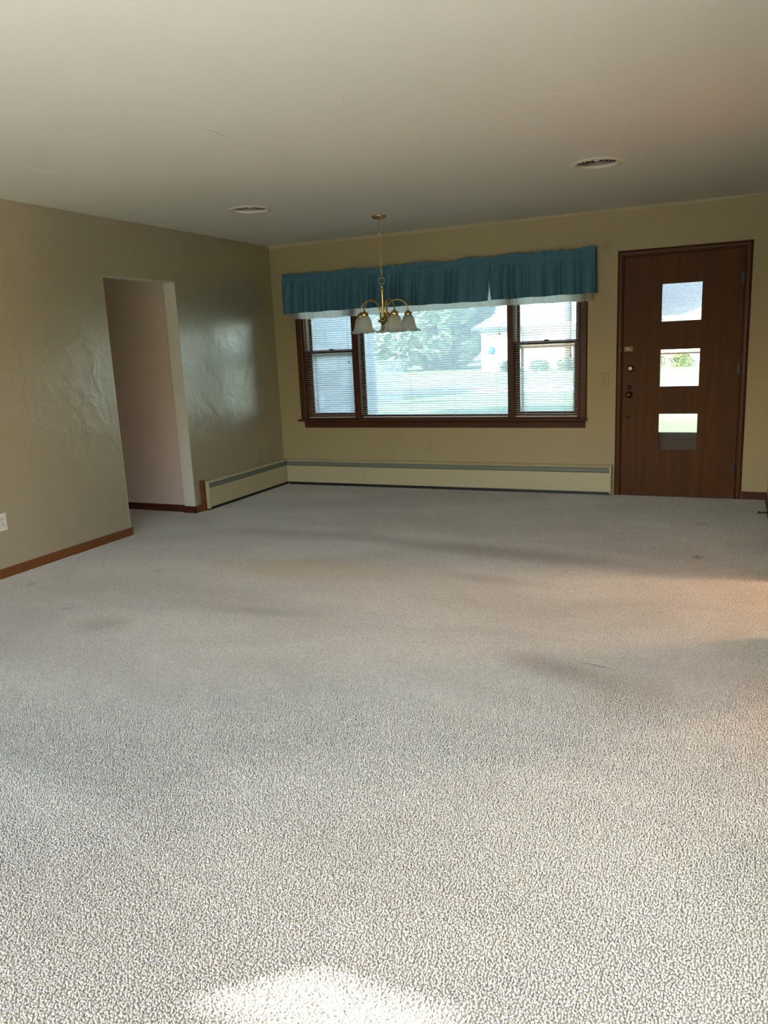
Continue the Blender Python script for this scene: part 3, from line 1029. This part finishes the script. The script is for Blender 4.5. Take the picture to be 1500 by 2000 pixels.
# ---------------------------------------------------------------- ceiling vents
def vent(x, y, label):
    t = thing('ceiling_vent', label, 'air vent', (x, y, H), 'round ceiling vents')
    MB().lathe([(0.166, 0.0), (0.165, -0.003), (0.158, -0.005), (0.150, -0.005), (0.147, -0.008), (0.136, -0.009), (0.125, -0.004), (0.119, 0.004), (0.119, 0.012), (0.124, 0.012)], (x, y, H), 40).build('flange', M['vent'], t)
    for r in (0.098, 0.070, 0.042):
        MB().lathe([(r - 0.014, 0.044), (r - 0.004, 0.021), (r + 0.003, 0.011), (r + 0.004, 0.0125), (r - 0.002, 0.023), (r - 0.012, 0.044)], (x, y, H), 36).build('deflector_ring', M['vent_ring_shade'], t)
        MB().tube([(x + (r + 0.0035) * cos(2 * pi * i / 36), y + (r + 0.0035) * sin(2 * pi * i / 36), H + 0.011) for i in range(36)], 0.0016, 5, True).build('ring_rim', M['vent'], t)
    MB().lathe([(0.001, 0.008), (0.012, 0.009), (0.018, 0.014), (0.008, 0.044), (0.001, 0.044)], (x, y, H), 20).build('centre_cone', M['vent'], t)
    mb = MB()
    for a in (0.4, 0.4 + pi / 2):
        dx, dy = cos(a), sin(a)
        mb.tube([(x - dx * 0.118, y - dy * 0.118, H + 0.042), (x + dx * 0.118, y + dy * 0.118, H + 0.042)], 0.003, 6)
    mb.build('spider', M['black'], t)
    MB().lathe([(0.1235, 0.002), (0.1235, 0.19), (0.001, 0.19)], (x, y, H), 32).build('duct', M['dark'], t)


vent(-3.36, 5.245, 'round white ceiling vent on the left, over the passage side of the room')
vent(-0.838, 5.235, 'round white ceiling vent on the right, in front of the door')


# ---------------------------------------------------------------- chandelier
def chandelier(cx, cy):
    t = thing('chandelier', 'small brass chandelier with five frosted bell shades hanging before the window', 'lamp', (cx, cy, 1.5))
    MB().lathe([(0.001, 0.0), (0.060, 0.0), (0.062, -0.003), (0.058, -0.010), (0.045, -0.018), (0.020, -0.024), (0.008, -0.026), (0.007, -0.034), (0.001, -0.035)], (cx, cy, H), 32).build('canopy', M['brass'], t)
    # chain
    z, k = H - 0.028, 0
    L = 0.036
    while z - L > 1.952:
        pts = []
        for i in range(12):
            a = 2 * pi * i / 12
            px, pz = 0.0075 * cos(a), (L / 2 - 0.0075) * (1 if sin(a) > 0 else -1) * (abs(sin(a)) > 0.01) + 0.0075 * sin(a)
            p = (cx + px, cy, z - L / 2 + pz) if k % 2 else (cx, cy + px, z - L / 2 + pz)
            pts.append(p)
        MB().tube(pts, 0.0018, 5, True).build('chain_link', M['brass'], t)
        z -= L - 0.0062
        k += 1
    MB().tube([(cx + 0.002 * sin(i * 1.7), cy + 0.002 * cos(i * 1.1), H - 0.02 - i * 0.026) for i in range(20)], 0.0013, 5).build('supply_wire', M['brass'], t)
    MB().tube([(cx + 0.026 * cos(2 * pi * i / 24) * 0.915, cy + 0.026 * cos(2 * pi * i / 24) * 0.40, 1.931 + 0.026 * sin(2 * pi * i / 24)) for i in range(24)], 0.0024, 7, True).build('ring', M['brass'], t)
    st = [(0.001, 1.906), (0.005, 1.905), (0.006, 1.893), (0.011, 1.889), (0.012, 1.882), (0.008, 1.876), (0.015, 1.868), (0.016, 1.860), (0.011, 1.853), (0.0095, 1.848), (0.0095, 1.626)]
    MB().lathe(st, (cx, cy, 0), 20).build('stem', M['brass'], t)
    hb_ = [(0.0095, 1.640), (0.022, 1.634), (0.026, 1.622), (0.043, 1.614), (0.046, 1.608), (0.040, 1.602), (0.030, 1.596), (0.026, 1.590), (0.014, 1.583), (0.010, 1.572), (0.009, 1.558),
           (0.017, 1.550), (0.018, 1.544), (0.010, 1.538), (0.006, 1.530), (0.009, 1.522), (0.007, 1.516), (0.001, 1.514)]
    MB().lathe(hb_, (cx, cy, 0), 24).build('hub', M['brass'], t)
    view = Vector((-0.4043, 0.9146, 0))
    right = Vector((0.9146, 0.4043, 0))
    for deg in (10, 82, 154, 226, 298):
        a = math.radians(deg)
        d = view * cos(a) + right * sin(a)
        R = 0.212

        def P(r, z):
            return (cx + d.x * r, cy + d.y * r, z)
        pts = [P(0.024, 1.612)]
        for i in range(17):
            th = pi - pi * i / 16
            rr = 0.115 + 0.097 * cos(th) + 0.0
            pts.append(P(0.028 + (R - 0.028) * (i / 16.0) if False else 0.12 + 0.092 * cos(th), 1.690 + 0.088 * sin(th) - 0.0 * i))
        pts.append(P(R, 1.672))
        arm = MB().tube(pts, 0.0058, 8).build('arm', M['brass'], t)
        sx, sy, _ = P(R, 0)
        cup = [(0.001, 1.690), (0.010, 1.690), (0.013, 1.682), (0.016, 1.680), (0.024, 1.676), (0.031, 1.668), (0.034, 1.658), (0.031, 1.652), (0.033, 1.646), (0.036, 1.642), (0.033, 1.634)]
        MB().lathe(cup, (sx, sy, 0), 20).build('shade_holder', M['brass'], arm)
        prof = [(0.031, 1.648), (0.036, 1.640), (0.045, 1.628), (0.051, 1.610), (0.055, 1.592), (0.058, 1.574), (0.062, 1.556), (0.070, 1.540), (0.085, 1.527), (0.101, 1.519)]

        def wav(i, an, r, h):
            k = max(0.0, (i - 5) / 4.0)
            return r + 0.004 * k * k * cos(6 * an), h + 0.006 * k * k * cos(6 * an)
        MB().lathe(prof, (sx, sy, 0), 48, wav=wav).build('shade', M['frosted'], t, solid=0.003)
        MB().lathe([(0.001, 1.640), (0.014, 1.640), (0.014, 1.600), (0.001, 1.600)], (sx, sy, 0), 14).build('socket', M['white_plate'], arm)


chandelier(-2.717, 6.15)


# ---------------------------------------------------------------- outdoors
GZ = -0.5
MB().box(-90, 60, YB + T + 0.02, 29.2, GZ - 0.2, GZ).box(-90, 60, 33.1, 120, GZ - 0.2, GZ).box(-90, 60, -60, -10, GZ - 0.2, GZ).box(0.6, 60, -10, YB + T + 0.02, GZ - 0.2, GZ).box(-90, -9, -10, YB + T + 0.02, GZ - 0.2, GZ).build('ground', M['lawn'], kind='structure')
MB().box(-90, 60, 29.2, 33.1, GZ - 0.2, GZ + 0.01).build('street', M['street'], kind='structure')
MB().box(-1.6, 0.7, YB + T + 0.01, YB + T + 1.2, GZ, -0.03).build('porch', M['street'], kind='structure')

# stone veneer wall of the wing that projects beside the window
SX, SYA, SYB = -4.20, YB + T + 0.02, 9.22
pw = struct('wall_porch', (SX, SYA, GZ))
MB().box(SX - 0.3, SX - 0.012, SYA, SYB, GZ, 2.36).build('wall_core', M['mortar'], pw)
rnd = random.Random(5)
z = GZ
while z < 2.3:
    h = rnd.choice((0.10, 0.15, 0.15, 0.20))
    h = min(h, 2.36 - z)
    y = SYA
    while y < SYB - 0.02:
        w = rnd.uniform(0.25, 0.62)
        if SYB - (y + w) < 0.2:
            w = SYB - y
        d = rnd.uniform(0.0, 0.014)
        MB().box(SX - 0.09, SX - d, y + 0.004, y + w - 0.004, z + 0.004, z + h - 0.004).build('stone', rnd.choice(STONES), pw, 0.004)
        y += w
    z += h

MB().box(-9, 0.6, -10, YR - T - 0.01, GZ - 0.2, -0.06).build('bounce_patio', M['bounce_patio'], kind='structure')  # unseen slab, added behind the house to throw sunlight up onto the ceiling

# trellis
TY, TX0, TX1, TZ0, TZ1 = 24.0, -11.15, -10.03, GZ, 0.94
tr = thing('garden_trellis', 'square blue-grey lattice trellis standing on the lawn outside the window', 'trellis', ((TX0 + TX1) / 2, TY, GZ))
n = 13
for i in range(n):
    x = TX0 + (TX1 - TX0) * i / (n - 1)
    MB().box(x - 0.016, x + 0.016, TY - 0.012, TY, TZ0, TZ1).build('upright_slat', M['trellis'], tr)
n = 17
for i in range(n):
    zz = TZ0 + 0.06 + (TZ1 - TZ0 - 0.06) * i / (n - 1)
    MB().box(TX0 - 0.02, TX1 + 0.02, TY - 0.024, TY - 0.012, zz - 0.016, zz + 0.016).build('cross_slat', M['trellis'], tr)


def tree(name, label, x, y, z0, rx, rz, trunk_h, leaves, lsize, mat, seed, cat='tree', group=None, trunk_r=0.18):
    rnd = random.Random(seed)
    t = thing(name, label, cat, (x, y, GZ), group)
    mb = MB()
    blobs = [(rnd.gauss(0, 0.45), rnd.gauss(0, 0.45), rnd.uniform(-0.85, 0.8), rnd.uniform(0.3, 0.5)) for _ in range(40)]
    for _ in range(leaves):
        b = rnd.choice(blobs)
        u = Vector((rnd.gauss(0, 1), rnd.gauss(0, 1), rnd.gauss(0, 1))).normalized() * (b[3] * rnd.uniform(0.6, 1.05))
        p = Vector((b[0], b[1], b[2])) + u
        if p.length > 1.12:
            p *= 1.12 / p.length
        c = Vector((x + p.x * rx, y + p.y * rx, z0 + rz + p.z * rz))
        if c.z < GZ + 0.03:
            c.z = GZ + 0.03 + rnd.uniform(0, 0.3)
        a = Vector((rnd.gauss(0, 1), rnd.gauss(0, 1), rnd.gauss(0, 1))).normalized()
        bb = a.orthogonal().normalized()
        s = lsize * rnd.uniform(0.6, 1.3)
        mb.face([c - a * s, c + bb * s * 0.5, c + a * s, c - bb * s * 0.5])
    me = bpy.data.meshes.new('foliage')
    mw = Vector((x, y, GZ))
    me.from_pydata([tuple(Vector(p) - mw) for p in mb.v], [], mb.f)
    me.materials.append(mat)
    o = bpy.data.objects.new('foliage', me)
    COL.objects.link(o)
    o.parent = t
    o['kind'] = 'stuff'
    if trunk_h > 0:
        MB().tube([(x, y, GZ - 0.05), (x + 0.05, y, GZ + trunk_h * 0.4), (x - 0.05, y + 0.05, GZ + trunk_h)], [trunk_r * 1.3, trunk_r, trunk_r * 0.6], 9).build('trunk', M['bark'], t)
    return t


tree('garden_tree', 'large bushy green tree reaching the lawn, filling the middle window', -21.4, 56.0, -0.6, 4.6, 4.8, 5.0, 16000, 0.30, M['leaf'], 1, group='trees across the street')
tree('garden_tree', 'tall green tree standing behind the large bushy one in the middle window', -27.5, 72.0, -0.5, 5.0, 6.0, 6.0, 14000, 0.36, M['leaf'], 3, group='trees across the street')
tree('garden_tree', 'round-crowned tree before the white house, shading its roof', -9.1, 47.2, 4.4, 1.7, 3.2, 8.0, 10000, 0.22, M['leaf'], 4, group='trees across the street')
# trees on our side of the street, left of the picture: their shade lies on the near lawn
for i, (x, y, r) in enumerate(((-17.5, 9.5, 3.9), (-25.5, 19.5, 4.5), (-28.5, 6.5, 4.5))):
    tree('shade_tree', ('nearest', 'middle', 'farthest')[i] + ' shade tree standing left of the house beyond the frame', x, y, 2.2, r, 3.6, 6.5, 7000, 0.45, M['leaf'], 10 + i, group='shade trees left of the house', trunk_r=0.25)

# white house across the street
HX0, HX1, HY0, HY1, HZ = -15.2, 6.0, 50.0, 60.0, 2.25
hs = thing('neighbour_house', 'long low white house with a grey hipped roof across the street', 'house', ((HX0 + HX1) / 2, HY0, GZ))
MB().box(HX0, HX1, HY0, HY1, GZ, HZ).build('house_wall', M['house'], hs)
e = 0.5
rm = MB()
rx0, rx1, ry0, ry1, rz1 = HX0 - e, HX1 + e, HY0 - e, HY1 + e, HZ + 3.4
rg = 4.6
a, b, c, d = (rx0, ry0, HZ), (rx1, ry0, HZ), (rx1, ry1, HZ), (rx0, ry1, HZ)
r0, r1 = (rx0 + rg, (ry0 + ry1) / 2, rz1), (rx1 - rg, (ry0 + ry1) / 2, rz1)
rm.face([a, b, r1, r0]).face([b, c, r1]).face([c, d, r0, r1]).face([d, a, r0]).face([a, d, c, b])
rm.build('roof', M['shingle'], hs)
MB().box(rx0 - 0.02, rx1 + 0.02, ry0 - 0.05, ry0, HZ - 0.16, HZ + 0.04).build('fascia', M['fascia'], hs)
for i, (x0, x1) in enumerate(((-12.6, -11.2), (-9.6, -8.2), (-4.9, -4.2), (-3.75, -3.1), (-2.55, -1.9), (0.6, 1.8))):
    w = MB().box(x0, x1, HY0 - 0.06, HY0 - 0.005, 1.02, 1.96).build('window', M['house'], hs)
    xm = (x0 + x1) / 2
    for p, q in ((x0 + 0.07, xm - 0.04), (xm + 0.04, x1 - 0.07)):
        MB().box(p, q, HY0 - 0.08, HY0 - 0.05, 1.10, 1.88).build('pane', M['house_pane'], w)
for i, x in enumerate((-13.1, -11.2, -9.4, -4.5, -2.9)):
    tree('foundation_shrub', ('first', 'second', 'third', 'fourth', 'fifth')[i] + ' low shrub from the left along the front of the white house', x, 49.0, GZ - 0.1, 0.62, 0.42, 0.0, 700, 0.09, M['leaf_far'], 30 + i, 'shrub', 'shrubs along the white house')
# bright blue round thing on a post near the house
gb = thing('garden_globe', 'small bright blue round object outside, at the right of the middle window', 'garden ornament', (-11.9, 41.0, GZ))
MB().lathe([(0.001, 0.22), (0.11, 0.19), (0.19, 0.11), (0.22, 0.0), (0.19, -0.11), (0.11, -0.19), (0.001, -0.22)], (-11.9, 41.0, 0.92), 18).build('globe', M['bright_blue'], gb)
MB().lathe([(0.10, GZ), (0.06, GZ + 0.1), (0.05, 0.5), (0.10, 0.70), (0.10, 0.74)], (-11.9, 41.0, 0), 12).build('pedestal', M['house'], gb)
